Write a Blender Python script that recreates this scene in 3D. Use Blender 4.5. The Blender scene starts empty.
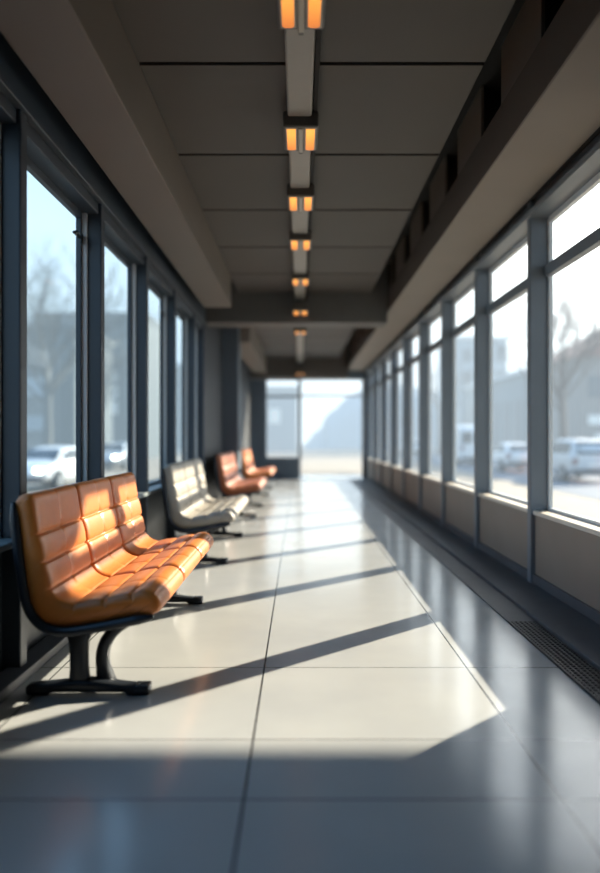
import bpy, bmesh, math, random
from mathutils import Vector, Matrix
random.seed(7)
scn = bpy.context.scene
COL = scn.collection
PI = math.pi
HC = 1.15          # camera height
FPX = 760.0        # focal length in pixels (600 x 873 frame)

# ------------------------------------------------------------------ materials
def lin(c):
    r = []
    for v in c:
        v = v / 255.0
        r.append(v / 12.92 if v <= 0.04045 else ((v + 0.055) / 1.055) ** 2.4)
    return (r[0], r[1], r[2], 1.0)

def mat(name, rgb, rough=0.5, metal=0.0, spec=0.5, noise=0.0, nscale=6.0, bump=0.0, bscale=60.0,
        coat=0.0, emit=None, estr=0.0, stretch=None):
    m = bpy.data.materials.new(name); m.use_nodes = True
    nt = m.node_tree; b = nt.nodes['Principled BSDF']
    c = lin(rgb)
    b.inputs['Base Color'].default_value = c
    b.inputs['Roughness'].default_value = rough
    b.inputs['Metallic'].default_value = metal
    b.inputs['Specular IOR Level'].default_value = spec
    b.inputs['Coat Weight'].default_value = coat
    b.inputs['Coat Roughness'].default_value = 0.25
    tc = nt.nodes.new('ShaderNodeTexCoord')
    src = tc.outputs['Object']
    if stretch:
        mp = nt.nodes.new('ShaderNodeMapping'); mp.inputs['Scale'].default_value = stretch
        nt.links.new(src, mp.inputs['Vector']); src = mp.outputs['Vector']
    if noise > 0:
        n = nt.nodes.new('ShaderNodeTexNoise'); n.inputs['Scale'].default_value = nscale
        n.inputs['Detail'].default_value = 4
        nt.links.new(src, n.inputs['Vector'])
        mr = nt.nodes.new('ShaderNodeMapRange')
        mr.inputs['From Min'].default_value = 0.3; mr.inputs['From Max'].default_value = 0.7
        mr.inputs['To Min'].default_value = 1 - noise; mr.inputs['To Max'].default_value = 1 + noise
        nt.links.new(n.outputs['Fac'], mr.inputs['Value'])
        vm = nt.nodes.new('ShaderNodeVectorMath'); vm.operation = 'SCALE'
        vm.inputs[0].default_value = c[:3]
        nt.links.new(mr.outputs['Result'], vm.inputs['Scale'])
        nt.links.new(vm.outputs['Vector'], b.inputs['Base Color'])
    if bump > 0:
        n2 = nt.nodes.new('ShaderNodeTexNoise'); n2.inputs['Scale'].default_value = bscale
        n2.inputs['Detail'].default_value = 3
        nt.links.new(src, n2.inputs['Vector'])
        bp = nt.nodes.new('ShaderNodeBump'); bp.inputs['Strength'].default_value = bump
        bp.inputs['Distance'].default_value = 0.004
        nt.links.new(n2.outputs['Fac'], bp.inputs['Height'])
        nt.links.new(bp.outputs['Normal'], b.inputs['Normal'])
    if emit:
        b.inputs['Emission Color'].default_value = lin(emit)
        b.inputs['Emission Strength'].default_value = estr
    return m

def glass(name, tint, refl=0.07):
    m = bpy.data.materials.new(name); m.use_nodes = True
    nt = m.node_tree; nt.nodes.clear()
    o = nt.nodes.new('ShaderNodeOutputMaterial')
    t = nt.nodes.new('ShaderNodeBsdfTransparent'); t.inputs['Color'].default_value = (*tint, 1)
    g = nt.nodes.new('ShaderNodeBsdfGlossy'); g.inputs['Roughness'].default_value = 0.03
    lw = nt.nodes.new('ShaderNodeLayerWeight'); lw.inputs['Blend'].default_value = 0.5
    pw = nt.nodes.new('ShaderNodeMath'); pw.operation = 'POWER'; pw.inputs[1].default_value = 6
    nt.links.new(lw.outputs['Facing'], pw.inputs[0])
    mx = nt.nodes.new('ShaderNodeMixShader')
    mt = nt.nodes.new('ShaderNodeMath'); mt.operation = 'MULTIPLY_ADD'
    mt.inputs[1].default_value = refl*2.2; mt.inputs[2].default_value = refl*.25
    nt.links.new(pw.outputs[0], mt.inputs[0]); nt.links.new(mt.outputs[0], mx.inputs['Fac'])
    nt.links.new(t.outputs[0], mx.inputs[1]); nt.links.new(g.outputs[0], mx.inputs[2])
    nt.links.new(mx.outputs[0], o.inputs['Surface'])
    return m

M = {}
M['navy'] = mat('navy_painted_metal', (40, 51, 62), 0.45, noise=0.08, nscale=3)
M['slate'] = mat('slate_painted_metal', (102, 112, 122), 0.42, noise=0.06, nscale=3)
M['slate_edge'] = mat('pale_frame_metal', (196, 204, 210), 0.35)
M['panel_right'] = mat('taupe_wall_panel', (134, 122, 112), 0.55, noise=0.06, nscale=2)
M['sill'] = mat('pale_stone_sill', (208, 200, 188), 0.45, noise=0.04)
M['sill_left'] = mat('grey_stone_sill', (120, 128, 130), 0.4)
M['panel_left'] = mat('dark_wall_panel', (56, 64, 72), 0.5, noise=0.08, nscale=2)
M['soffit'] = mat('beige_grey_soffit', (116, 109, 102), 0.6, noise=0.05, nscale=1.5)
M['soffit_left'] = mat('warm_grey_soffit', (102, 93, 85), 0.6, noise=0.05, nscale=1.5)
M['fascia'] = mat('dark_brown_fascia', (74, 66, 61), 0.55)
M['ceil'] = mat('charcoal_ceiling_panel', (66, 63, 60), 0.65, noise=0.06, nscale=1.2)
M['void'] = mat('shade_black', (8, 8, 9), 0.8)  # near-black colour holds the darkness of unlit gaps and depths
M['beam'] = mat('grey_beam', (82, 80, 78), 0.6, noise=0.05)
M['pier'] = mat('slate_lightened', (84, 96, 108), 0.55, noise=0.07, nscale=2)  # same slate as the block, lightened where little light reaches
M['block'] = mat('slate_darkened', (31, 40, 50), 0.55, noise=0.07, nscale=2)  # same slate as the pier, darkened against light bounced off the floor
M['rail'] = mat('pale_trunking', (140, 137, 131), 0.5, noise=0.03)
M['housing'] = mat('lamp_housing', (74, 70, 66), 0.45)
M['lens_frame'] = mat('lamp_lens_frame', (150, 142, 130), 0.35, metal=0.3)
M['strip'] = mat('dark_floor_strip', (58, 63, 70), 0.55, noise=0.1, nscale=8)
M['kerb'] = mat('charcoal_kerb', (72, 77, 84), 0.6, noise=0.08, nscale=5)
M['grate'] = mat('black_grate_iron', (44, 45, 48), 0.5, metal=0.4)
M['frame_metal'] = mat('bench_black_metal', (34, 40, 48), 0.38, metal=0.25, noise=0.05)
M['cap_metal'] = mat('bench_cap_metal', (120, 126, 132), 0.25, metal=0.8)
M['orange'] = mat('orange_tan_leather', (196, 114, 48), 0.38, noise=0.07, nscale=14, bump=0.25, bscale=160)
M['brown'] = mat('brown_leather', (156, 86, 50), 0.4, noise=0.07, nscale=14, bump=0.25, bscale=160)
M['grey'] = mat('grey_beige_leather', (150, 144, 134), 0.42, noise=0.06, nscale=14, bump=0.25, bscale=160)
M['glass_right'] = glass('clear_window_glass', (0.975, 0.985, 0.985), 0.06)
M['glass_left'] = glass('tinted_window_glass', (0.835, 0.89, 0.92), 0.08)
M['handle'] = mat('black_handle', (20, 22, 25), 0.35)
M['backwall'] = mat('grey_plaster', (110, 112, 115), 0.7)

def lens_mat():
    m = bpy.data.materials.new('amber_lamp_lens'); m.use_nodes = True
    nt = m.node_tree; b = nt.nodes['Principled BSDF']
    tc = nt.nodes.new('ShaderNodeTexCoord'); sp = nt.nodes.new('ShaderNodeSeparateXYZ')
    nt.links.new(tc.outputs['Generated'], sp.inputs[0])
    r = nt.nodes.new('ShaderNodeValToRGB')
    r.color_ramp.elements[0].color = lin((255, 168, 66)); r.color_ramp.elements[0].position = 0.25
    r.color_ramp.elements[1].color = lin((196, 92, 30)); r.color_ramp.elements[1].position = 0.95
    nt.links.new(sp.outputs['Y'], r.inputs['Fac'])
    nt.links.new(r.outputs['Color'], b.inputs['Emission Color'])
    b.inputs['Base Color'].default_value = lin((240, 170, 80))
    b.inputs['Emission Strength'].default_value = .85
    return m
M['lens'] = lens_mat()

def floor_mat():
    m = bpy.data.materials.new('polished_stone_tile'); m.use_nodes = True
    nt = m.node_tree; b = nt.nodes['Principled BSDF']; L = nt.links.new
    tc = nt.nodes.new('ShaderNodeTexCoord'); sp = nt.nodes.new('ShaderNodeSeparateXYZ')
    L(tc.outputs['Object'], sp.inputs[0])
    def math_(op, a, bv):
        n = nt.nodes.new('ShaderNodeMath'); n.operation = op
        for i, v in enumerate((a, bv)):
            if v is None: continue
            if isinstance(v, (int, float)): n.inputs[i].default_value = v
            else: L(v, n.inputs[i])
        return n.outputs[0]
    def line(axis, pos, w):
        d = math_('ABSOLUTE', math_('SUBTRACT', sp.outputs[axis], pos), None)
        return math_('LESS_THAN', d, w)
    acc = None
    lines = [('X', -1.185, .0035), ('X', -0.178, .0045), ('X', 0.829, .0045)]
    lines += [('Y', v, .0035) for v in (-1.2, -0.2, 0.7, 1.6, 2.408, 2.884, 3.784)]
    lines += [('Y', v, .003) for v in (8.3, 9.8, 11.3, 12.8, 14.3, 15.8, 17.3, 18.8)]
    for a in lines:
        l = line(*a); acc = l if acc is None else math_('MAXIMUM', acc, l)
    n = nt.nodes.new('ShaderNodeTexNoise'); n.inputs['Scale'].default_value = 1.3; n.inputs['Detail'].default_value = 5
    L(tc.outputs['Object'], n.inputs['Vector'])
    r = nt.nodes.new('ShaderNodeValToRGB')
    r.color_ramp.elements[0].position = .3; r.color_ramp.elements[0].color = lin((168, 171, 172))
    r.color_ramp.elements[1].position = .7; r.color_ramp.elements[1].color = lin((182, 184, 183))
    L(n.outputs['Fac'], r.inputs['Fac'])
    mx = nt.nodes.new('ShaderNodeMix'); mx.data_type = 'RGBA'
    L(acc, mx.inputs['Factor']); L(r.outputs['Color'], mx.inputs['A']); mx.inputs['B'].default_value = lin((62, 64, 66))
    L(mx.outputs['Result'], b.inputs['Base Color'])
    n2 = nt.nodes.new('ShaderNodeTexNoise'); n2.inputs['Scale'].default_value = 3.0
    L(tc.outputs['Object'], n2.inputs['Vector'])
    mr = nt.nodes.new('ShaderNodeMapRange'); mr.inputs['To Min'].default_value = .13; mr.inputs['To Max'].default_value = .23
    L(n2.outputs['Fac'], mr.inputs['Value']); L(mr.outputs['Result'], b.inputs['Roughness'])
    b.inputs['Specular IOR Level'].default_value = 0.6
    return m
M['floor'] = floor_mat()

# ------------------------------------------------------------------ mesh helpers
def add_box(bm, x0, x1, y0, y1, z0, z1):
    vs = [bm.verts.new(p) for p in ((x0,y0,z0),(x1,y0,z0),(x1,y1,z0),(x0,y1,z0),(x0,y0,z1),(x1,y0,z1),(x1,y1,z1),(x0,y1,z1))]
    for f in ((0,3,2,1),(4,5,6,7),(0,1,5,4),(1,2,6,5),(2,3,7,6),(3,0,4,7)):
        bm.faces.new([vs[i] for i in f])
    return vs

def add_ring_loft(bm, rings, cap=True, closed=True):
    vr = [[bm.verts.new(p) for p in r] for r in rings]
    n = len(vr[0])
    for a, b in zip(vr, vr[1:]):
        for i in range(n if closed else n - 1):
            j = (i + 1) % n
            bm.faces.new((a[i], a[j], b[j], b[i]))
    if cap:
        bm.faces.new(list(reversed(vr[0]))); bm.faces.new(vr[-1])
    return vr

def add_tube(bm, pts, radii, n=10, cap=True, squash=None):
    pts = [Vector(p) for p in pts]
    if isinstance(radii, (int, float)): radii = [radii] * len(pts)
    rings = []; up = None
    for i, p in enumerate(pts):
        t = (pts[min(i+1, len(pts)-1)] - pts[max(i-1, 0)]).normalized()
        if up is None:
            up = Vector((0,0,1)) if abs(t.z) < .9 else Vector((0,1,0))
        u = (up - t * up.dot(t)).normalized(); w = t.cross(u); up = u
        k = squash or 1
        rings.append([p + radii[i] * (math.cos(2*PI*j/n) * u + k * math.sin(2*PI*j/n) * w) for j in range(n)])
    add_ring_loft(bm, rings, cap)

def add_cyl(bm, c, axis, r, h, n=20):
    c = Vector(c); a = Vector(axis).normalized()
    add_tube(bm, [c - a*h/2, c + a*h/2], r, n)

def obj(name, bm, m, parent=None, smooth=False, bevel=0.0, seg=2):
    bmesh.ops.recalc_face_normals(bm, faces=bm.faces)
    me = bpy.data.meshes.new(name); bm.to_mesh(me); bm.free()
    if m: me.materials.append(m)
    if smooth:
        for p in me.polygons: p.use_smooth = True
    o = bpy.data.objects.new(name, me); COL.objects.link(o)
    if parent:
        o.parent = parent
        o.matrix_parent_inverse = Matrix.Identity(4)
    if bevel > 0:
        b = o.modifiers.new('edge', 'BEVEL'); b.width = bevel; b.segments = seg; b.limit_method = 'ANGLE'; b.angle_limit = math.radians(40)
    return o

def box(name, x0, x1, y0, y1, z0, z1, m, parent=None, bevel=0.0):
    bm = bmesh.new(); add_box(bm, x0, x1, y0, y1, z0, z1)
    return obj(name, bm, m, parent, bevel=bevel)

def tag(o, label, cat, kind=None, group=None):
    o['label'] = label; o['category'] = cat
    if kind: o['kind'] = kind
    if group: o['group'] = group
    return o

def empty(name, loc=(0,0,0), rotz=0):
    o = bpy.data.objects.new(name, None); COL.objects.link(o)
    o.location = loc; o.rotation_euler = (0,0,rotz); o.empty_display_size = .1
    return o

def copy_tree(o, parent=None):
    c = o.copy(); COL.objects.link(c)
    if parent: c.parent = parent; c.matrix_parent_inverse = Matrix.Identity(4)
    for ch in list(o.children): copy_tree(ch, c)
    return c

def structbox(name, x0, x1, y0, y1, z0, z1, m, label, cat, bevel=0.0):
    return tag(box(name, x0, x1, y0, y1, z0, z1, m, None, bevel), label, cat, 'structure')

# ------------------------------------------------------------------ dimensions
Y0, YE = -3.0, 20.3                 # corridor back and end
XR = 1.762; XG = 1.905              # right pillar face, right glass plane
SILL_R = .585; TR0, TR1 = 2.37, 2.455; HEAD_R = 2.81; SOF_R = 2.905; XSR = 1.236
PR = [4.01 + 1.80*k for k in range(0, 10)]
XL = -1.33; XGL = -1.47; SILL_L = .668; HEAD_L = 2.61; SOF_L = 2.795
PL = [0.62, 2.12, 3.62, 5.09, 6.59, 8.09, 9.59]
ZC = 3.17                           # ceiling

# ------------------------------------------------------------------ shell: floor, ceiling
structbox('floor', -1.60, 2.0, Y0, YE+2.2, -.12, 0, M['floor'], 'polished pale grey stone tile floor with thin dark joints', 'floor')
structbox('trim_1', 1.285, 1.46, 4.7, YE, 0.0, .008, M['strip'], 'dark matt floor strip running along the low right-hand window wall', 'floor strip')
structbox('baseboard_right', 1.46, XR+.06, Y0, YE, 0, .03, M['kerb'], 'low charcoal kerb at the foot of the taupe panel wall', 'kerb', .006)
structbox('baseboard_left', -1.40, -1.285, Y0, 13.0, 0, .05, M['kerb'], 'low dark kerb at the foot of the wall behind the benches', 'kerb', .006)
# drain grate
bm = bmesh.new()
gx0, gx1, gy0, gy1 = 1.287, 1.458, 1.2, 4.7
add_box(bm, gx0, gx0+.012, gy0, gy1, .0, .01); add_box(bm, gx1-.012, gx1, gy0, gy1, .0, .01)
for k in range(1, 6):
    xx = gx0 + (gx1-gx0)*k/6; add_box(bm, xx-.005, xx+.005, gy0, gy1, .001, .009)
yy = gy0
while yy < gy1:
    add_box(bm, gx0+.012, gx1-.012, yy-.006, yy+.006, .001, .0085); yy += .036
tag(obj('drain_grate', bm, M['grate']), 'black perforated drain grate let into the dark floor strip by the wall', 'grate')
structbox('floor_channel', 1.285, 1.46, 1.2, 4.7, -.004, .0008, M['void'], 'black sheet painted as the dark depth under the drain grate', 'channel')  # flat sheet, shade of the grate's depth put into its colour

structbox('ceiling', -1.9, 2.1, Y0, YE, 3.62, 3.80, M['void'], 'slab painted black as the darkness above the ceiling panels', 'ceiling')  # black paint carries the shade behind the panel gaps
lines = [4.12 + 1.33*k for k in range(-5, 5)] + [10.72]
lines = sorted([l for l in lines if l > Y0])
edges = [Y0] + lines
far = [11.2, 12.6, 14.0, 15.4, 16.8, 18.2, 19.6]
def panels(ed):
    for a, b in zip(ed, ed[1:]):
        if b - a < .2: continue
        structbox('ceiling_panel', -.875, 1.00, a+.018, b-.018, ZC, ZC+.05, M['ceil'], 'wide charcoal ceiling panel between black joints', 'ceiling panel', .004)
panels(edges); panels(far)
structbox('ceiling_soffit', -1.22, -.875, Y0, 9.69, SOF_L, 3.62, M['soffit_left'], 'long warm grey boxed soffit above the windows behind the benches', 'soffit', .006)
structbox('ceiling_soffit', -1.22, -.875, 13.3, 19.6, SOF_L, 3.62, M['soffit'], 'short pale soffit beyond the grey cross beam', 'soffit', .006)
structbox('ceiling_soffit', XSR+.012, 1.70, Y0, YE, SOF_R, 3.16, M['soffit'], 'long beige grey soffit above the tall clear windows', 'soffit', .004)
structbox('ceiling_slot_backing', 1.72, 1.79, Y0, YE, 2.96, 3.62, M['void'], 'black backing painted as the darkness in the slot beside the fascia', 'ceiling')  # added black sheet, shade of the open slot put into its colour
structbox('trim_2', XSR, XSR+.012, Y0, YE, SOF_R-.004, ZC+.02, M['fascia'], 'dark brown fascia board along the beige soffit', 'fascia', .002)
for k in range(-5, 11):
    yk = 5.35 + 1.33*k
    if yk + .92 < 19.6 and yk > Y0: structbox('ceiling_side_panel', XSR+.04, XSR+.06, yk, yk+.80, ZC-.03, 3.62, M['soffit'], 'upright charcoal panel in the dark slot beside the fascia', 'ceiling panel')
structbox('ceiling_beam', XL, XSR, 10.72, 11.2, 2.755, 3.62, M['beam'], 'grey cross beam spanning the corridor', 'beam', .008)
structbox('ceiling_beam', -1.5, XSR, 19.6, 20.2, 2.66, 3.62, M['beam'], 'grey end beam above the glazed end wall', 'beam', .008)

# ------------------------------------------------------------------ right wall
structbox('wall_right', XR, 2.0, Y0, PR[0], 0, 3.62, M['panel_right'], 'solid taupe wall near the camera', 'wall')
structbox('wall_right_header', 1.80, 2.0, PR[0], YE, HEAD_R+.03, 3.62, M['slate'], 'slate header above the tall clear windows', 'wall')
structbox('wall_right_upper', 1.92, 2.12, Y0, YE, 3.0, 4.5, M['slate'], 'outer parapet above the window wall', 'wall')
structbox('trim_3', 1.735, 1.90, PR[0], YE, HEAD_R+.012, HEAD_R+.058, M['slate'], 'slate head rail over the tall windows', 'trim', .006)
ends = PR[1:] + [YE]
def window_right(i, a, b):
    w = empty('window_%d' % i, (XG, (a+b)/2, SILL_R)); tag(w, 'tall clear window with a transom and sunlit pale sill', 'window', 'structure')
    oy = (a+b)/2; ox, oz = XG, SILL_R
    def bx(name, x0,x1,y0,y1,z0,z1,m,bev=.004):
        return box(name, x0-ox, x1-ox, y0-oy, y1-oy, z0-oz, z1-oz, m, w, bev)
    a2 = a + .09
    bm = bmesh.new()
    for r in ((XG-.012, XG+.05, a2, a2+.03, SILL_R, HEAD_R), (XG-.012, XG+.02, b-.03, b+.0, SILL_R, HEAD_R),
              (XG-.012, XG+.02, a2+.03, b-.03, HEAD_R-.03, HEAD_R+.03), (XG-.012, XG+.02, a2+.03, b-.03, SILL_R, SILL_R+.022)):
        add_box(bm, r[0]-ox, r[1]-ox, r[2]-oy, r[3]-oy, r[4]-oz, r[5]-oz)
    obj('frame', bm, M['slate_edge'], w, bevel=.004)
    bx('transom', XG-.04, XG+.02, a2, b, TR0, TR1, M['slate'])
    bx('pane', XG, XG+.008, a2+.02, b-.01, SILL_R+.015, TR0+.01, M['glass_right'], 0)
    bx('pane', XG, XG+.008, a2+.02, b-.01, TR1-.01, HEAD_R-.02, M['glass_right'], 0)
    bx('sill', XR+.018, 2.02, a2, b, SILL_R-.032, SILL_R, M['sill'], .006)
n = 0
for a, b in zip(PR, ends):
    n += 1
    structbox('wall_right_pillar', XR, XG+.02, a, a+.09, 0, SOF_R+.05, M['slate'], 'slate grey window pillar between two tall clear windows', 'pillar', .008)
    if b - a < .4: continue
    window_right(n, a, b)
    structbox('wall_right_panel', XR+.035, 2.0, a+.09, b, .03, SILL_R-.032, M['panel_right'], 'taupe wall panel under a tall clear window', 'wall panel')
    structbox('trim_%d' % (20+n), XR+.015, XR+.04, a+.09, b, .03, .10, M['kerb'], 'dark plinth strip under a taupe wall panel', 'plinth', .004)

# ------------------------------------------------------------------ left wall
endsL = PL[1:] + [10.5]
structbox('wall_left', -1.75, XL, Y0, PL[0], 0, 3.62, M['panel_left'], 'solid dark wall near the camera', 'wall')
structbox('wall_left_header', -1.50, XL+.02, Y0, 10.5, HEAD_L+.10, 3.62, M['navy'], 'navy header above the tinted windows', 'wall', .006)
structbox('trim_4', -1.49, XL-.02, PL[0], 10.5, HEAD_L+.03, HEAD_L+.10, M['navy'], 'navy head rail over the tinted windows', 'trim', .006)
def window_left(i, a, b, handle):
    ox, oy, oz = XGL, (a+b)/2, SILL_L
    w = empty('window_%d' % i, (ox, oy, oz)); tag(w, 'tinted window in a dark navy frame behind the benches', 'window', 'structure')
    a2 = a + .09
    bm = bmesh.new()
    for r in ((XGL-.015, XGL+.015, a2, a2+.025, SILL_L, HEAD_L+.03), (XGL-.015, XGL+.02, b-.06, b-.03, SILL_L, HEAD_L+.03),
              (XGL-.015, XGL+.02, a2+.025, b-.06, HEAD_L-.015, HEAD_L+.03), (XGL-.015, XGL+.02, a2+.025, b-.06, SILL_L, SILL_L+.025)):
        add_box(bm, r[0]-ox, r[1]-ox, r[2]-oy, r[3]-oy, r[4]-oz, r[5]-oz)
    obj('frame', bm, M['navy'], w, bevel=.004)
    box('jamb_strip', -.02, .048, b-.03-oy, b-oy, 0, HEAD_L+.03-oz, M['slate_edge'], w, .003)
    box('pane', -.005, .003, a2+.02-oy, b-.05-oy, .02, HEAD_L-.02-oz, M['glass_left'], w)
    box('sill', -.14, XL+.015-ox, a2-oy, b-oy, -.03, 0, M['sill_left'], w, .005)
    if handle:
        bm = bmesh.new()
        add_tube(bm, [(.02, b-.10-oy, handle-oz), (.02, b-.16-oy, handle-oz+.012), (.02, b-.22-oy, handle-oz)], [.012, .018, .01], 8)
        add_box(bm, .02, .034, b-.09-oy, b-.05-oy, handle-oz-.03, handle-oz+.03)
        obj('latch', bm, M['handle'], w, bevel=.003)
hand = {2: 2.46, 4: 2.44}
for k, (a, b) in enumerate(zip(PL, endsL)):
    structbox('wall_left_pillar', XGL-.02, XL, a, a+.09, 0, HEAD_L+.4, M['navy'], 'navy window pillar behind the benches', 'pillar', .008)
    if b - a > .4:
        window_left(30+k, a, b, hand.get(k))
        structbox('wall_left_panel', -1.75, -1.42, a+.09, b, 0, SILL_L-.03, M['panel_left'], 'dark wall panel under a tinted window', 'wall panel')
structbox('wall_left_block', -1.50, XL, 10.5, 13.0, 0, 3.62, M['block'], 'solid slate wall beyond the tinted windows', 'wall')
structbox('wall_left_pier', -1.50, -1.05, 13.0, 13.55, 0, 3.62, M['pier'], 'projecting slate wall pier beyond the brown bench', 'pier', .012)
structbox('wall_left_far', -1.50, XL, 13.55, YE, 0, 3.62, M['block'], 'slate wall between the pier and the glazed end', 'wall')
structbox('wall_back', -1.9, 2.1, Y0-.2, Y0, 0, 3.80, M['backwall'], 'grey wall closing the corridor behind the camera', 'wall')

# ------------------------------------------------------------------ end wall
structbox('wall_end', -1.85, -.93, YE, YE+.15, 0, 3.62, M['pier'], 'dark slate end wall beside the glazing', 'wall')
structbox('wall_end_sill', -.93, -.01, YE, YE+.15, 0, .55, M['pier'], 'dark low wall under the pale end window', 'wall')
structbox('wall_end_header', -.93, 1.9, YE, YE+.15, 2.70, 3.62, M['pier'], 'header above the end glazing', 'wall')
w = empty('window_50', (-.47, YE+.05, .55)); tag(w, 'pale end window over a low dark wall', 'window', 'structure')
bm = bmesh.new()
for r in ((-.46,-.42,0,2.15), (.42,.47,0,2.15), (-.42,.42,0,.04), (-.42,.42,2.10,2.15), (-.42,.42,1.64,1.70)):
    add_box(bm, r[0], r[1], 0, .07, r[2], r[3])
obj('frame', bm, M['slate'], w, bevel=.004)
box('pane', -.43, .43, .03, .038, .03, 1.66, M['glass_right'], w)
box('pane', -.43, .43, .03, .038, 1.68, 2.12, M['glass_right'], w)
d = empty('door_1', (.85, YE+.05, 0)); tag(d, 'bright glazed end door with a slim transom', 'door', 'structure')
bm = bmesh.new()
for r in ((-.85,-.81,0,2.70), (.81,.85,0,2.70), (-.81,.81,2.66,2.70), (-.81,.81,2.22,2.27), (-.81,.81,0,.02)):
    add_box(bm, r[0], r[1], 0, .07, r[2], r[3])
obj('frame', bm, M['slate_edge'], d, bevel=.004)
box('pane', -.815, .0, .03, .038, .01, 2.23, M['glass_right'], d)
box('pane', .0, .815, .03, .038, .01, 2.23, M['glass_right'], d)
box('pane', -.815, .815, .03, .038, 2.25, 2.67, M['glass_right'], d)
structbox('wall_end_jamb', 1.70, 2.0, YE, YE+.15, 0, 3.62, M['slate'], 'slate jamb beside the end door', 'wall')

# ------------------------------------------------------------------ ceiling lamps and trunking
ZL = HC + 1.85
def make_lamp():
    r = empty('ceiling_lamp')
    bm = bmesh.new()
    add_box(bm, -.106, .106, -.014, .38, .004, .10)
    obj('housing', bm, M['housing'], r, bevel=.012, seg=3)
    bm = bmesh.new()
    add_box(bm, -.096, -.020, .002, .36, 0, .02); add_box(bm, .020, .096, .002, .36, 0, .02)
    add_box(bm, -.016, .016, .01, .39, -.004, .02)
    f = obj('lens_frame', bm, M['lens_frame'], r, bevel=.008, seg=3)
    for s in (-1, 1):
        bm = bmesh.new()
        c = s*.058; pts = []
        hw = .0275
        for (x, y) in ((-hw, .012), (hw, .012)): pts.append((c+x, y))
        for k in range(7):
            a = PI*k/6 * .5
            pts.append((c + hw - .02 + .02*math.cos(a), .33 + .02*math.sin(a)))
        for k in range(7):
            a = PI/2 + PI*k/6 * .5
            pts.append((c - hw + .02 + .02*math.cos(a), .33 + .02*math.sin(a)))
        bot = [bm.verts.new((x, y, -.002)) for x, y in pts]; top = [bm.verts.new((x, y, .004)) for x, y in pts]
        bm.faces.new(bot); bm.faces.new(list(reversed(top)))
        for k in range(len(pts)):
            j = (k+1) % len(pts); bm.faces.new((bot[k], bot[j], top[j], top[k]))
        obj('lens', bm, M['lens'], r, bevel=.003)
    bm = bmesh.new(); add_box(bm, -.012, .012, .38, .42, .0, .03); obj('clip', bm, M['housing'], r, bevel=.004)
    return r
lampY = [3.09, 4.56, 5.87, 7.18, 8.95, 13.4]
names = ['nearest and largest amber twin-lens ceiling lamp on the pale trunking', 'second amber twin-lens ceiling lamp along the pale trunking', 'third amber twin-lens ceiling lamp along the pale trunking',
         'fourth amber twin-lens ceiling lamp along the pale trunking', 'fifth amber ceiling lamp, last one before the grey cross beam', 'small amber ceiling lamp between the cross beam and the end beam']
L0 = make_lamp()
for k, (y, t) in enumerate(zip(lampY, names)):
    o = L0 if k == 0 else copy_tree(L0)
    o.location = (0.005, y, ZL); tag(o, t, 'lamp', None, 'amber lamps down the ceiling')
for y, z, t in ((10.30, HC+1.70, 'amber lamp mounted on the face of the grey cross beam'), (19.18, HC+1.58, 'amber lamp mounted on the end beam above the glazing')):
    o = copy_tree(L0); o.location = (0.005, y, z); tag(o, t, 'lamp', None, 'amber lamps down the ceiling')
    bm = bmesh.new(); add_box(bm, -.05, .05, .30, .42, .09, .16); obj('bracket', bm, M['housing'], o, bevel=.008)
segs = [(Y0, 3.09, 'pale trunking section before the nearest lamp'), (3.47, 4.56, 'pale trunking section between the nearest and second lamps'), (4.94, 5.87, 'pale trunking section between the second and third lamps'),
        (6.25, 7.18, 'pale trunking section between the third and fourth lamps'), (7.56, 8.95, 'pale trunking section between the fourth and fifth lamps'),
        (9.33, 10.72, 'pale trunking section running up to the cross beam'), (11.2, 13.4, 'pale trunking section just past the cross beam'), (13.78, 19.6, 'long pale trunking section running to the end beam')]
for a, b, t in segs:
    e = empty('cable_trunking', (0, (a+b)/2, HC+1.915)); tag(e, t, 'trunking', None, 'trunking along the ceiling')
    h = (b-a)/2
    bm = bmesh.new(); add_box(bm, -.075, .072, -h, h, 0, ZC-HC-1.915+.01); obj('cover', bm, M['rail'], e, bevel=.014, seg=3)
    bm = bmesh.new(); add_box(bm, .078, .104, -h, h, .035, ZC-HC-1.915+.01); obj('shaded_cable', bm, M['void'], e, bevel=.003)  # black strip stands for the shadowed cable beside the cover

# ------------------------------------------------------------------ benches
def catmull(P, n):
    P = [Vector((p[0], p[1])) for p in P]
    out = []
    Q = [P[0]*2-P[1]] + P + [P[-1]*2-P[-2]]
    for i in range(1, len(Q)-2):
        for k in range(24):
            t = k/24; a, b, c, d_ = Q[i-1], Q[i], Q[i+1], Q[i+2]
            out.append(.5*((2*b) + (c-a)*t + (2*a-5*b+4*c-d_)*t*t + (3*b-a-3*c+d_)*t**3))
    out.append(P[-1])
    L = [0]
    for a, b in zip(out, out[1:]): L.append(L[-1] + (b-a).length)
    if isinstance(n, int): S = [L[-1]*i/(n-1) for i in range(n)]
    else: S = [L[-1]*v for v in n]
    res = []; j = 0
    for s in S:
        while j < len(L)-2 and L[j+1] < s: j += 1
        f = (s-L[j])/max(1e-9, L[j+1]-L[j]); res.append(out[j].lerp(out[j+1], min(1, max(0, f))))
    return res, L[-1]

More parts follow.
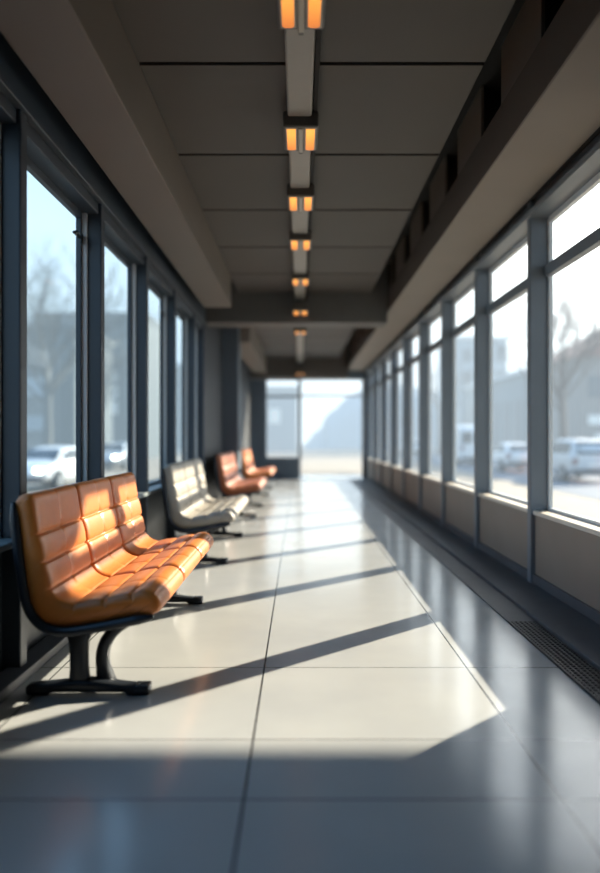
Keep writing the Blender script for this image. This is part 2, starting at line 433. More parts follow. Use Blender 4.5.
INNER = [(-1.240,.858),(-1.226,.886),(-1.196,.896),(-1.166,.882),(-1.150,.80),(-1.134,.725),(-1.120,.66),(-1.108,.602),(-1.092,.53),(-1.068,.466),
         (-1.02,.430),(-.96,.425),(-.88,.437),(-.80,.453),(-.72,.470),(-.665,.474),(-.622,.458),(-.603,.422),(-.612,.388),(-.64,.376)]
BACK = [(-1.240,.858),(-1.230,.80),(-1.207,.62),(-1.178,.43),(-1.125,.354),(-1.04,.326),(-.91,.338),(-.72,.368),(-.64,.376)]
OUTER = [(-1.256,.862),(-1.240,.75),(-1.222,.60),(-1.192,.42),(-1.136,.334),(-1.045,.300),(-.91,.314),(-.66,.360)]
CX = -.93                      # bench-local x = world x - CX
SW = .69                       # one seat's width
def make_cushion():
    # non-uniform samples, denser at seams
    base, Ltot = catmull(INNER, 400)
    def s_of(test):
        return min(range(400), key=test) / 399
    seams = [.028]
    seams += [s_of(lambda i, z=z: abs(base[i].y-z) + (9 if base[i].x > -1.07 else 0)+(9 if i < 40 else 0)) for z in (.725, .602, .490)]
    seams += [s_of(lambda i, x=x: abs(base[i].x-x) + (9 if base[i].y > .5 else 0)+(9 if i > 370 else 0)) for x in (-.985, -.855, -.735)]
    seams += [s_of(lambda i: abs(base[i].x+.628) + (9 if base[i].y < .43 or i < 200 else 0))]
    S = set(i/110 for i in range(111))
    for c in seams:
        for dlt in (-.012, -.008, -.005, -.0025, 0, .0025, .005, .008, .012): S.add(min(1, max(0, c+dlt)))
    S = sorted(S); S2 = [S[0]]
    for v in S[1:]:
        if v - S2[-1] > .0012: S2.append(v)
    S2[-1] = 1.0
    inn, _ = catmull(INNER, S2); bk, _ = catmull(BACK, S2)
    nrm = []
    for i in range(len(inn)):
        t = inn[min(i+1, len(inn)-1)] - inn[max(i-1, 0)]
        nrm.append(Vector((t.y, -t.x)).normalized() * -1)      # outwards (towards the sitter)
    T = [0, .004, .010, .02, .035, .06, .1, .15, .2, .25, .3, .35, .4, .44, .465, .48, .488, .494, .5, .506, .512, .52, .535, .56, .6, .65, .7, .75, .8, .85, .9, .94, .965, .98, .990, .996, 1]
    zones = [(seams[0], seams[1]), (seams[1], seams[2]), (seams[2], seams[3]), (seams[4], seams[5]), (seams[5], seams[6]), (seams[6], seams[7])]
    def disp(s, t):
        d = 0
        for c in seams[1:7]:
            d -= .0075 * math.exp(-((s-c)*Ltot/.007)**2)
        tuft = 0
        for a, b in zones:
            if a < s < b:
                u = (s-a)/(b-a); tuft = (1-(2*u-1)**4)
                v = (t % .5) * 2
                d += .010 * (1-(2*u-1)**2)**.7 * (.55+.45*(1-(2*v-1)**4))
        d -= .003 * tuft * math.exp(-((t-.5)*SW/.007)**2)
        for c in seams[1:7]:
            r2 = ((s-c)*Ltot)**2 + ((t-.5)*SW)**2
            d -= .010 * math.exp(-r2/.0005)
            # small radiating crease either side of each button
            d -= .003 * math.exp(-(((s-c)*Ltot)/.03)**2) * math.exp(-((abs(t-.5)*SW-.055)/.006)**2)
        e = min(t, 1-t)*SW; r = .034
        if e < r: d -= r*(1-math.sqrt(max(0, 1-((r-e)/r)**2)))
        return d
    bm = bmesh.new(); fr = []; bb = []
    for t in T:
        y = (t-.5)*(SW-.020)
        e = min(t, 1-t)*SW; shr = 0
        f_, b_ = [], []
        for i, s in enumerate(S2):
            k = min(1.0, min(s, 1-s)/.03)
            p = inn[i] + nrm[i]*disp(s, t)*k
            f_.append(bm.verts.new((p.x-CX, y, p.y))); b_.append(bm.verts.new((bk[i].x-CX, y, bk[i].y)) if 0 < i < len(S2)-1 else f_[-1])
        fr.append(f_); bb.append(b_)
    n = len(S2)
    def face(*v):
        u = []
        for q in v:
            if q not in u: u.append(q)
        if len(u) >= 3: bm.faces.new(u)
    for j in range(len(T)-1):
        for i in range(n-1):
            face(fr[j][i], fr[j][i+1], fr[j+1][i+1], fr[j+1][i])
            face(bb[j][i], bb[j+1][i], bb[j+1][i+1], bb[j][i+1])
    for j in (0, len(T)-1):
        for i in range(n-1): face(fr[j][i], bb[j][i], bb[j][i+1], fr[j][i+1])
    return bm

def make_bench(leather):
    r = empty('waiting_bench')
    c0 = obj('seat_cushion', make_cushion(), leather, r, smooth=True)
    for k in (-1, 1):
        c = c0.copy(); COL.objects.link(c); c.parent = r; c.location = (0, k*SW, 0)
    H = SW*1.5
    o_, _ = catmull(OUTER, 40); b_, _ = catmull([(p[0]-.002*0, p[1]) for p in BACK], 40)
    # thin dark shell under and behind the cushions
    bm = bmesh.new()
    rings = []
    for y in (-H+.004, H-.004):
        ring = [(p.x-CX, y, p.y) for p in o_] + [(p.x-CX, y, p.y-.001) for p in reversed(b_)]
        rings.append(ring)
    va = [bm.verts.new(p) for p in rings[0]]; vb = [bm.verts.new(p) for p in rings[1]]
    N = len(va)
    for i in range(N):
        j = (i+1) % N; bm.faces.new((va[i], va[j], vb[j], vb[i]))
    for vv in (va, vb):
        for i in range(39):
            bm.faces.new((vv[i], vv[i+1], vv[N-2-i], vv[N-1-i]))
    obj('seat_shell', bm, M['frame_metal'], r, smooth=False)
    # rounded end rims
    for s in (-1, 1):
        bm = bmesh.new()
        path, _ = catmull([(-1.240,.866)] + [(x+.010, z+.006) for x, z in OUTER[1:-1]] + [(-.70,.358),(-.634,.370)], 48)
        rad = []
        for i in range(48):
            q = min(i, 47-i); rad.append(.021*min(1, .45+.18*q))
        add_tube(bm, [(p.x-CX, s*(H-.004), p.y) for p in path], rad, 12)
        obj('end_rim', bm, M['frame_metal'], r, smooth=True)
    # pedestals
    for y in (-.915, .915):
        bm = bmesh.new()
        prof = [(.04, -.985, .052), (.075, -.985, .044), (.12, -.986, .040), (.18, -.987, .040), (.235, -.988, .043), (.265, -.985, .055), (.285, -.975, .080), (.305, -.955, .118), (.318, -.93, .13)]
        rings = []
        for z, x, w in prof:
            ring = []
            for k in range(16):
                a = 2*PI*k/16; ca, sa = math.cos(a), math.sin(a)
                ring.append((x-CX + w*math.copysign(abs(ca)**.6, ca), y + .034*math.copysign(abs(sa)**.6, sa), z))
            rings.append(ring)
        add_ring_loft(bm, rings)
        ped = obj('pedestal', bm, M['frame_metal'], r, smooth=True)
        bm = bmesh.new()
        bp, _ = catmull([(-.875,.035),(-.885,.07),(-.895,.13),(-.89,.19),(-.865,.245),(-.82,.29),(-.75,.335)], 20)
        add_tube(bm, [(p.x-CX, y+.05, p.y) for p in bp], [.042-.0005*i if i > 3 else .054-.003*i for i in range(20)], 10, squash=.8)
        obj('brace', bm, M['frame_metal'], ped, smooth=True)
        bm = bmesh.new()
        rings = []
        for x, z0, z1, w in ((-1.222,.012,.034,.018),(-1.21,.0,.046,.034),(-1.17,.0,.052,.040),(-1.12,.0,.054,.042),(-1.11,.012,.055,.042),(-1.05,.014,.062,.044),(-.99,.014,.074,.048),(-.92,.014,.070,.048),(-.84,.014,.058,.044),(-.775,.014,.050,.042),(-.765,.0,.050,.042),(-.70,.0,.046,.040),(-.672,.002,.042,.036)):
            ring = []
            for k in range(16):
                a = 2*PI*k/16; ca, sa = math.cos(a), math.sin(a)
                ring.append((x-CX, y + w*math.copysign(abs(ca)**.5, ca), (z0+z1)/2 + (z1-z0)/2*math.copysign(abs(sa)**.5, sa)))
            rings.append(ring)
        add_ring_loft(bm, rings)
        obj('foot', bm, M['frame_metal'], ped, smooth=True)
        bm = bmesh.new(); add_box(bm, -.735-CX, -.668-CX, y-.033, y+.033, .012, .0485)
        obj('foot_cap', bm, M['cap_metal'], ped, bevel=.006)
    bm = bmesh.new(); add_box(bm, -.99-CX, -.93-CX, -.93, .93, .262, .312); obj('crossbeam', bm, M['frame_metal'], r, bevel=.008)
    bm = bmesh.new(); add_tube(bm, [(-.76-CX, -.96, .325), (-.76-CX, .96, .325)], .014, 10); obj('support_rod', bm, M['frame_metal'], r, smooth=True)
    return r

B0 = make_bench(M['orange'])
specs = [((CX, 4.315, 0), None, 'orange tan leather three-seat bench standing nearest, its near end in full view'),
         ((CX+.015, 7.80, 0), 'grey', 'grey beige leather bench standing between the orange bench and the brown bench'),
         ((CX+.05, 11.72, 0), 'brown', 'reddish brown leather bench standing before the slate pier'),
         ((CX+.06, 15.80, 0), None, 'small distant tan leather bench beyond the slate pier by the end wall')]
for k, (loc, lm, t) in enumerate(specs):
    if k == 0: b = B0
    elif lm is None:
        b = copy_tree(B0)
    else:
        b = copy_tree(B0); me = None
        for ch in b.children:
            if ch.name.startswith('seat_cushion'):
                if me is None:
                    me = ch.data.copy(); me.materials.clear(); me.materials.append(M[lm])
                ch.data = me
    b.location = loc; tag(b, t, 'bench')

# ------------------------------------------------------------------ outdoors
ZG = -.6
M['pave'] = mat('pale_paving', (142, 131, 116), 0.8, noise=0.06, nscale=.6)
M['road'] = mat('grey_road', (82, 95, 110), 0.7, noise=0.06, nscale=.4)
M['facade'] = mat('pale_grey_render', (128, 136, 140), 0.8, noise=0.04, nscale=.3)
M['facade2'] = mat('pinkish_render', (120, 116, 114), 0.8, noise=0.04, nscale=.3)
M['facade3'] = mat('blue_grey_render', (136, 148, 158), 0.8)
M['facade_dark'] = mat('dim_grey_render', (88, 94, 94), 0.8, noise=0.06, nscale=.3)
M['roof'] = mat('rosy_brown_roof', (124, 74, 56), 0.8, noise=0.08, nscale=1)
M['roof_pale'] = mat('pale_roof', (190, 194, 196), 0.7)
M['win_dim'] = mat('dim_window', (58, 70, 82), 0.3)
M['win_white'] = mat('white_window', (228, 228, 224), 0.5)
M['bark'] = mat('grey_brown_bark', (120, 110, 102), 0.9, noise=0.1, nscale=8)
M['bark2'] = mat('grey_bark', (104, 106, 104), 0.9, noise=0.1, nscale=8)
M['car_silver'] = mat('silver_car_paint', (176, 182, 188), 0.3, metal=0.3, coat=.5)
M['car_white'] = mat('white_car_paint', (212, 214, 216), 0.3, coat=.5)
M['car_glass'] = mat('dark_car_glass', (52, 60, 68), 0.1)
M['tyre'] = mat('black_tyre', (30, 31, 33), 0.8)
M['hub'] = mat('alloy_hub', (150, 154, 158), 0.35, metal=0.6)
M['bumper'] = mat('dark_bumper', (60, 64, 70), 0.6)
M['tail'] = mat('red_tail_light', (120, 84, 82), 0.3)
M['plate'] = mat('white_plate', (220, 220, 215), 0.5)
M['head'] = mat('glint_headlight', (255, 250, 235), 0.2, emit=(255, 246, 226), estr=14)  # glow stands in for sun glints off the car fronts
M['head_off'] = mat('headlight', (220, 224, 228), 0.15)
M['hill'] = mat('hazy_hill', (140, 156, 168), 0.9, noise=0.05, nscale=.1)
M['canopy'] = mat('grey_canopy', (120, 122, 124), 0.7)

structbox('ground', -70, 70, -30, 190, ZG-.2, ZG, M['pave'], 'pale paved ground outside the windows', 'ground')
structbox('ground_road', 8.2, 15.5, -30, 120, ZG, ZG+.012, M['road'], 'grey road with parked cars beyond the tall windows', 'road')
structbox('ground_terrace', -1.6, 2.0, YE+2.2, YE+6, ZG, -.06, M['pave'], 'pale terrace outside the end door', 'terrace')
structbox('ground_plinth', -1.9, 2.05, Y0, YE+2.2, ZG, -.12, M['pave'], 'base of the corridor', 'base')

# unseen canopy added outside so its edge throws the near floor's shadow
cz = 4.6; cy = 2.79 + 1.57*cz
structbox('shade_canopy', 2.12, 9.2, -3.0, cy, cz, cz+.18, M['canopy'], 'unseen flat canopy added to shade the near floor', 'canopy')
for px_, py_ in ((9.0, -2.7), (9.0, 3.0), (9.0, cy-.3)):
    structbox('shade_canopy_column', px_-.08, px_+.08, py_-.08, py_+.08, ZG, cz, M['canopy'], 'slim column under the added shade canopy', 'column')

def building(name, x0, x1, y0, y1, ztop, wm, label, roof='flat', rm=None, wins=(), over=.3, ridge=0, ridge_axis='y', base=ZG):
    e = empty(name, ((x0+x1)/2, (y0+y1)/2, base)); ox, oy, oz = e.location
    tag(e, label, 'building')
    bm = bmesh.new(); add_box(bm, x0-ox, x1-ox, y0-oy, y1-oy, 0, ztop-oz); obj('facade', bm, wm, e)
    rm = rm or M['roof_pale']
    bm = bmesh.new()
    if roof == 'flat':
        add_box(bm, x0-over-ox, x1+over-ox, y0-over-oy, y1+over-oy, ztop-oz, ztop-oz+.35)
    else:
        xm = (x0+x1)/2-ox
        a = [(x0-over-ox, ztop-oz), (xm, ztop+ridge-oz), (x1+over-ox, ztop-oz)]
        add_ring_loft(bm, [[(p[0], y0-over-oy, p[1]) for p in a], [(p[0], y1+over-oy, p[1]) for p in a]])
    obj('roof', bm, rm, e)
    for (face, u0, u1, z0, z1, m, nm) in wins:
        bm = bmesh.new()
        if face == 'x0': add_box(bm, x0-.06-ox, x0+.05-ox, u0-oy, u1-oy, z0-oz, z1-oz)
        elif face == 'x1': add_box(bm, x1-.05-ox, x1+.06-ox, u0-oy, u1-oy, z0-oz, z1-oz)
        else: add_box(bm, u0-ox, u1-ox, y0-.06-oy, y0+.05-oy, z0-oz, z1-oz)
        obj(nm, bm, m, e)
    return e
wd, ww = M['win_dim'], M['win_white']
building('hall_building', 17, 27, 57.5, 80, 5.9, M['facade'], 'long pale hall with a row of tall dim windows, beyond the white cars',
         wins=[('x0', 58.5+3.1*k, 60.3+3.1*k, .2, 4.0, wd, 'window') for k in range(7)] + [('y0', 18.2, 19.8, .2, 4.0, wd, 'window'), ('y0', 21.2, 22.8, .2, 4.0, wd, 'window')])
building('gabled_house', 17.6, 30.5, 48, 56, 6.2, M['facade2'], 'gabled house with a rosy brown roof behind the bare tree', 'gable', M['roof'], ridge=4.0, over=.5,
         wins=[('y0', 18.6, 19.2, -.4, 1.3, ww, 'door'), ('y0', 18.2, 19.5, 1.9, 2.5, ww, 'awning'), ('y0', 20.4, 21.6, .5, 2.6, wd, 'window'), ('y0', 18.2, 19.2, 3.6, 5.0, wd, 'window'), ('y0', 21.4, 22.6, 3.6, 5.0, wd, 'window')])
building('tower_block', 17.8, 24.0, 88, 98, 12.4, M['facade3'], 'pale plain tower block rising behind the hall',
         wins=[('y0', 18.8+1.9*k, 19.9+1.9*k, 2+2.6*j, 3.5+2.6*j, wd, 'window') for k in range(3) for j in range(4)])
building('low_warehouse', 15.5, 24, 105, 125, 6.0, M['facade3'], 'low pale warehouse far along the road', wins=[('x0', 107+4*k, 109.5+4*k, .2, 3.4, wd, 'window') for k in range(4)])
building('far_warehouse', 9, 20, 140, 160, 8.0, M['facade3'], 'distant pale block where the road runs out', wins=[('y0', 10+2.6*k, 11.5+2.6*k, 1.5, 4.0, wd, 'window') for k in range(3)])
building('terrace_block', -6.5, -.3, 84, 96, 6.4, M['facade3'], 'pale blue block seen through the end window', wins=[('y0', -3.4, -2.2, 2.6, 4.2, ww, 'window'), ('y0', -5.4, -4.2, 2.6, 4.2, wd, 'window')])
building('grey_shed', -26, -13.6, 46, 55, 7.6, M['facade_dark'], 'dim grey shed beyond the tinted windows, behind the bare tree', rm=M['facade_dark'], over=.2,
         wins=[('y0', -17.6, -15.2, 3.6, 4.7, M['facade3'], 'window'), ('y0', -17.6, -15.0, 1.5, 2.4, M['facade3'], 'window')])
building('grey_apartment', -21, -12.2, 60, 74, 10.6, M['facade_dark'], 'tall dim grey block with three stacked white windows', rm=M['facade_dark'], over=.1,
         wins=[('y0', -15.5, -14.4, 5.5, 6.5, ww, 'window'), ('y0', -15.5, -14.4, 4.2, 5.2, ww, 'window'), ('y0', -15.5, -14.4, 2.9, 3.9, ww, 'window')])
building('far_block', -22, -9.5, 100, 112, 10.5, M['facade_dark'], 'distant dim block beyond the tall grey block', wins=[('y0', -14+2.2*k, -13+2.2*k, 3, 5, wd, 'window') for k in range(2)])
# wooded hill at the end of the view
bm = bmesh.new(); rng = random.Random(3)
pts = [(0.6, .6), (2.0, 2.2), (2.8, 2.8), (3.6, 4.6), (5.0, 5.6), (6.6, 7.2), (9.0, 8.0), (13, 8.6), (18, 7.6), (24, 5.0), (30, .5)]
hp, _ = catmull(pts, 60)
rings = []
for k, (yy, s) in enumerate(((96, .02), (98, .6), (101, 1.0), (108, 1.0), (116, .5), (122, .02))):
    rings.append([(p.x, yy+rng.uniform(-.3,.3), ZG + max(.02, (p.y+rng.uniform(-.15,.15))*s)) for p in hp])
v0 = add_ring_loft(bm, rings, cap=False, closed=False)
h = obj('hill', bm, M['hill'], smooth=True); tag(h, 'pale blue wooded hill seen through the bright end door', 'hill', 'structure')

def make_tree(name, x, y, height, spread, m, label, seed, nb=13, splits=3):
    rng = random.Random(seed)
    e = empty(name, (x, y, ZG)); tag(e, label, 'tree', None, 'bare trees outside')
    bm = bmesh.new(); th = height*.38
    add_tube(bm, [(0,0,-.02),(.03,.02,th*.15),(.05,.0,th*.6),(.02,.03,th),(0,.02,th*1.35)], [height*.034, height*.024, height*.02, height*.018, height*.011], 10)
    obj('trunk', bm, m, e, smooth=True)
    bm = bmesh.new()
    def grow(p, d, L, r, lev):
        pts = [p]; q = p.copy(); dd = d.copy()
        for k in range(4):
            dd = (dd + Vector((rng.uniform(-.09,.09), rng.uniform(-.09,.09), .04+rng.uniform(-.05,.06)))).normalized()
            q = q + dd*L/4; pts.append(q.copy())
        add_tube(bm, pts, [r, r*.85, r*.7, r*.55, r*.35], 5)
        if lev <= 0: return
        for k in range(4 if lev > 1 else 5):
            i = rng.choice((1, 2, 3, 4, 4)); a = rng.uniform(0, 2*PI); tilt = rng.uniform(.35, .85)
            ax = dd.orthogonal().normalized(); ax.rotate(Matrix.Rotation(a, 3, dd))
            nd = (dd*math.cos(tilt) + ax*math.sin(tilt)).normalized()
            grow(pts[i], nd, L*rng.uniform(.5, .75), r*.5, lev-1)
    for k in range(nb):
        a = 2*PI*k/nb + rng.uniform(-.3,.3); t = rng.uniform(.25, .8)*spread
        z = th*rng.uniform(.8, 1.3)
        grow(Vector((.02, .02, z)), Vector((math.sin(t)*math.cos(a), math.sin(t)*math.sin(a), math.cos(t))), (height-z)*rng.uniform(.5,.62), height*.0070, splits)
    obj('branches', bm, m, e)
    return e
make_tree('bare_tree', 11.9, 34.5, 8.8, 1.0, M['bark'], 'bare winter tree behind the silver car', 5)
make_tree('bare_tree', -12.0, 36, 10.4, 1.1, M['bark2'], 'bare winter tree before the dim grey shed beyond the tinted windows', 11, 15)
make_tree('bare_tree', -11.4, 43.6, 7.6, .6, M['bark2'], 'bare winter tree standing before the tall dim grey block', 17, 12)
make_tree('bare_tree', 13.2, 72, 9.5, 1.0, M['bark'], 'thin bare tree far along the road beside the pale hall', 23, 7, 2)

def make_car(name, loc, rotz, paint, label, cat, style='hatch', lights=False):
    """local +y is the front"""
    e = empty(name, loc, rotz); tag(e, label, cat)
    if style == 'van':
        L, W, Hh = 5.2, .98, 2.45
        st = [(-2.6,.35,1.0,2.2,.95,.86),(-2.5,.25,1.1,2.42,.98,.9),(-1.0,.22,1.15,2.45,.99,.92),(.9,.22,1.15,2.43,.99,.9),(1.35,.22,1.15,2.3,.98,.84),(1.95,.24,1.12,1.5,.97,.82),(2.35,.28,1.0,1.12,.94,.84),(2.6,.4,.8,.85,.86,.8)]
        wy = (-1.65, 1.7)
    elif style == 'suv':
        st = [(-2.2,.42,.9,1.0,.82,.74),(-2.12,.3,.98,1.38,.88,.70),(-1.95,.26,1.0,1.60,.9,.70),(-1.2,.24,1.0,1.68,.91,.72),(0.1,.24,1.0,1.66,.91,.70),(.55,.24,1.0,1.5,.91,.68),(1.15,.24,.99,1.08,.9,.72),(1.8,.27,.92,.98,.88,.74),(2.15,.32,.76,.8,.8,.7),(2.28,.42,.62,.66,.7,.62)]
        wy = (-1.35, 1.4)
    else:
        st = [(-2.1,.42,.8,.86,.76,.68),(-2.0,.3,.88,1.0,.84,.66),(-1.55,.25,.9,1.30,.87,.62),(-.9,.22,.92,1.44,.88,.64),(0.0,.22,.92,1.44,.88,.63),(.5,.22,.92,1.30,.88,.62),(1.1,.22,.9,.97,.87,.70),(1.75,.26,.82,.87,.84,.72),(2.05,.32,.68,.72,.76,.66),(2.16,.42,.58,.62,.66,.58)]
        wy = (-1.3, 1.35)
    bm = bmesh.new(); rings = []
    for (y, zb, zm, zt, wb, wt) in st:
        pr = [(wb*.86, zb), (wb*.98, zb+.12), (wb, (zb+zm)/2), (wb*.97, zm-.02), (wt+.35*(wb*.95-wt), zm+.35*(zt-zm)), (wt, zt-.07), (wt*.82, zt)]
        ring = [(x, y, z) for x, z in pr] + [(-x, y, z) for x, z in reversed(pr)]
        rings.append(ring)
    add_ring_loft(bm, rings)
    body = obj('body', bm, paint, e, smooth=True)
    sb = body.modifiers.new('smooth', 'SUBSURF'); sb.levels = 1; sb.render_levels = 2
    def quad(name, P, m, off=0.015):
        P = [Vector(p) for p in P]; nn = (P[1]-P[0]).cross(P[2]-P[0]).normalized()
        bm = bmesh.new(); add_ring_loft(bm, [[p-nn*off for p in P], [p+nn*off for p in P]]); return obj(name, bm, m, e)
    def at(y):
        for a, b in zip(st, st[1:]):
            if a[0] <= y <= b[0]:
                f = (y-a[0])/(b[0]-a[0]); return [u+(v-u)*f for u, v in zip(a, b)]
        return st[-1]
    def side(y, f):
        s = at(y); return (s[5]+(1-f)*(s[4]*.97-s[5])*.8, s[2]+.04+(s[3]-s[2]-.12)*f)
    g = M['car_glass']
    if style == 'van': spans = [(.55, 1.45)]
    elif style == 'suv': spans = [(-1.75, -1.1), (-1.02, -.15), (-.07, .62)]
    else: spans = [(-1.35, -.75), (-.67, .0), (.07, .62)]
    for s in (-1, 1):
        for a, b in spans:
            xa0, za0 = side(a, .1); xa1, za1 = side(a, .9); xb0, zb0 = side(b, .1); xb1, zb1 = side(b, .86)
            quad('side_window', [(s*xa0, a, za0), (s*xb0, b, zb0), (s*xb1, b, zb1), (s*xa1, a, za1)], g, .022)
    # windscreen and rear screen
    if style == 'van':
        quad('windscreen', [(-.80,1.95,1.48),(.80,1.95,1.48),(.74,1.42,2.22),(-.74,1.42,2.22)], g, .03)
        for s in (-1, 1): quad('rear_window', [(s*.1,-2.62,1.35),(s*.72,-2.62,1.35),(s*.68,-2.58,2.0),(s*.1,-2.58,2.0)], g, .03)
    elif style == 'suv':
        quad('windscreen', [(-.70,1.12,1.10),(.70,1.12,1.10),(.60,.56,1.5),(-.60,.56,1.5)], g, .03)
        quad('rear_window', [(-.64,-2.17,1.06),(.64,-2.17,1.06),(.58,-2.00,1.52),(-.58,-2.00,1.52)], g, .03)
    else:
        quad('windscreen', [(-.68,1.06,1.0),(.68,1.06,1.0),(.55,.52,1.29),(-.55,.52,1.29)], g, .03)
        quad('rear_window', [(-.60,-1.93,1.04),(.60,-1.93,1.04),(.52,-1.55,1.30),(-.52,-1.55,1.30)], g, .03)
    yr, yf = st[0][0], st[-1][0]
    bm = bmesh.new(); add_box(bm, -.78, .78, yr-.06, yr+.2, .30, .52); obj('rear_bumper', bm, M['bumper'], e, bevel=.05, seg=3)
    bm = bmesh.new(); add_box(bm, -.66, .66, yf-.2, yf+.05, .28, .48); obj('front_bumper', bm, M['bumper'], e, bevel=.05, seg=3)
    bm = bmesh.new(); add_box(bm, -.26, .26, yr-.05, yr+.05, .60, .72); obj('number_plate', bm, M['plate'], e, bevel=.005)
    for s in (-1, 1):
        zt_ = .78 if style != 'van' else 1.05
        bm = bmesh.new(); add_box(bm, s*.70-.10, s*.70+.10, yr-.02, yr+.18, zt_-.10, zt_+.16); obj('tail_light', bm, M['tail'], e, bevel=.03)
        bm = bmesh.new(); add_box(bm, s*.56-.14, s*.56+.14, yf-.16, yf-.0+.02, .60, .76); obj('headlight', bm, M['head'] if lights else M['head_off'], e, bevel=.04, seg=3)
        for y in wy:
            bm = bmesh.new(); rr = .335
            add_tube(bm, [(s*.70, y, rr), (s*.74, y, rr), (s*.90, y, rr), (s*.93, y, rr)], [rr-.04, rr, rr, rr-.04], 24)
            wh = obj('wheel', bm, M['tyre'], e, smooth=False)
            bm = bmesh.new(); add_tube(bm, [(s*.90, y, rr), (s*.945, y, rr)], [.21, .19], 20); obj('hub', bm, M['hub'], wh)
    return e
zr = ZG + .012
make_car('parked_car', (10.95, 30.6, zr), 0.02, M['car_silver'], 'silver hatchback with a dark rear window parked before the gabled house', 'car', 'suv')
make_car('parked_car', (10.7, 38.5, zr), 0.0, M['car_white'], 'low white car parked ahead of the silver hatchback', 'car', 'hatch')
make_car('parked_van', (10.3, 47.5, zr), 0.0, M['car_white'], 'white van parked beyond the low white car', 'van', 'van')
make_car('parked_car', (9.8, 66, zr), 0.0, M['car_white'], 'tiny distant white car parked well past the white van', 'car', 'hatch')
make_car('parked_car', (-8.5, 26.0, ZG), PI-.12, M['car_white'], 'white car with headlights glowing as sun glints outside the first tinted window behind the orange bench', 'car', 'hatch', True)
make_car('parked_car', (-9.9, 41.0, ZG), PI-.05, M['car_silver'], 'far car with headlights glowing as a sun glint outside the second tinted window', 'car', 'hatch', True)

# haze outdoors: thin volume around the corridor, self-lit in place of scattered daylight
def haze():
    m = bpy.data.materials.new('outdoor_haze'); m.use_nodes = True
    nt = m.node_tree; nt.nodes.clear()
    o = nt.nodes.new('ShaderNodeOutputMaterial')
    a = nt.nodes.new('ShaderNodeVolumeAbsorption'); a.inputs['Color'].default_value = (0,0,0,1); a.inputs['Density'].default_value = HAZE
    e = nt.nodes.new('ShaderNodeEmission'); e.inputs['Color'].default_value = HAZE_COL; e.inputs['Strength'].default_value = HAZE*HAZE_L
    s = nt.nodes.new('ShaderNodeAddShader')
    nt.links.new(a.outputs[0], s.inputs[0]); nt.links.new(e.outputs[0], s.inputs[1]); nt.links.new(s.outputs[0], o.inputs['Volume'])
    bm = bmesh.new()
    P = [(4.0, 10.2), (65, 10.2), (65, 165), (-65, 165), (-65, 10.2), (-4.0, 10.2), (-4.0, 27), (4.0, 27)]
    bot = [bm.verts.new((x, y, ZG-.1)) for x, y in P]; top = [bm.verts.new((x, y, 15)) for x, y in P]
    bm.faces.new(bot); bm.faces.new(list(reversed(top)))
    for i in range(len(P)):
        j = (i+1) % len(P); bm.faces.new((bot[i], bot[j], top[j], top[i]))
    h = obj('haze', bm, m); tag(h, 'thin pale winter haze lying over the street outdoors', 'haze', 'stuff')
HAZE, HAZE_L, HAZE_COL = .010, 1.0, (.80, .92, 1.0, 1)
haze()

seen = {}
for o in list(COL.objects):
    if o.parent is None and o.get('kind') == 'structure': seen.setdefault(o['label'], []).append(o)
for t, os_ in seen.items():
    if len(os_) > 1:
        for o in os_: o['group'] = t

# ------------------------------------------------------------------ light
K = 1.57
sun_dir = Vector((1, 1, 1/K)).normalized()
sd = bpy.data.lights.new('sun', 'SUN'); sd.energy = 17.0; sd.color = (1.0, .875, .69); sd.angle = math.radians(.55)
so = bpy.data.objects.new('sun', sd); COL.objects.link(so); so.location = (30, 30, 20)
so.rotation_euler = (-sun_dir).to_track_quat('-Z', 'Y').to_euler()

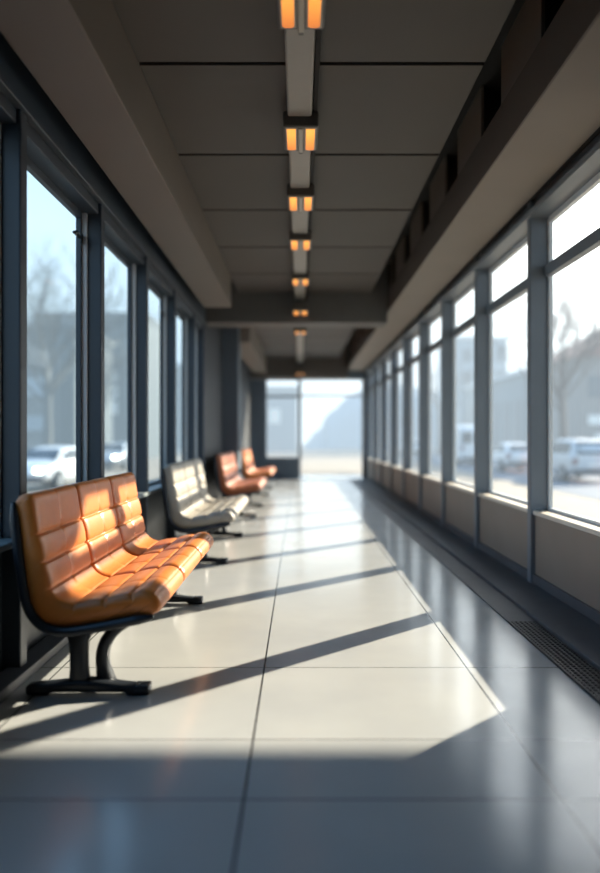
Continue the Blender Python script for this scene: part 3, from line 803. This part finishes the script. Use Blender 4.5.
wld = bpy.data.worlds.new('sky'); scn.world = wld; wld.use_nodes = True
nt = wld.node_tree; nt.nodes.clear(); L = nt.links.new
out = nt.nodes.new('ShaderNodeOutputWorld'); bg = nt.nodes.new('ShaderNodeBackground')
tc = nt.nodes.new('ShaderNodeTexCoord'); sp = nt.nodes.new('ShaderNodeSeparateXYZ')
L(tc.outputs['Generated'], sp.inputs[0])
r1 = nt.nodes.new('ShaderNodeValToRGB')
e = r1.color_ramp.elements
e[0].position = 0.0; e[0].color = (.62, .76, .86, 1)
e[1].position = 1.0; e[1].color = (.15, .34, .62, 1)
x = e.new(.18); x.color = (.63, .755, .835, 1)
x = e.new(.45); x.color = (.30, .54, .82, 1)
L(sp.outputs['Z'], r1.inputs['Fac'])
dot = nt.nodes.new('ShaderNodeVectorMath'); dot.operation = 'DOT_PRODUCT'; dot.inputs[1].default_value = sun_dir
L(tc.outputs['Generated'], dot.inputs[0])
r2 = nt.nodes.new('ShaderNodeValToRGB'); e = r2.color_ramp.elements
e[0].position = .60; e[0].color = (0, 0, 0, 1)
e[1].position = 1.0; e[1].color = (2.6, 2.2, 1.7, 1)
x = e.new(.82); x.color = (.62, .58, .52, 1)
x = e.new(.93); x.color = (1.7, 1.5, 1.25, 1)
L(dot.outputs['Value'], r2.inputs['Fac'])
ad = nt.nodes.new('ShaderNodeMix'); ad.data_type = 'RGBA'; ad.blend_type = 'ADD'; ad.inputs['Factor'].default_value = 1
ad.clamp_result = False
L(r1.outputs['Color'], ad.inputs['A']); L(r2.outputs['Color'], ad.inputs['B'])
L(ad.outputs['Result'], bg.inputs['Color']); bg.inputs['Strength'].default_value = 2.0
L(bg.outputs[0], out.inputs['Surface'])

# ------------------------------------------------------------------ camera
cd = bpy.data.cameras.new('camera'); co = bpy.data.objects.new('camera', cd); COL.objects.link(co)
co.location = (0, 0, HC); co.rotation_euler = (PI/2, 0, 0)
cd.sensor_width = 36; cd.lens = FPX/873*36; cd.clip_end = 500
cd.dof.use_dof = True; cd.dof.focus_distance = 4.3; cd.dof.aperture_fstop = .64
scn.camera = co

scn.view_settings.view_transform = 'Standard'
scn.view_settings.look = 'None'
scn.view_settings.exposure = 0.30
scn.cycles.use_denoising = True
scn.cycles.max_bounces = 10
scn.cycles.diffuse_bounces = 5
scn.cycles.transparent_max_bounces = 24
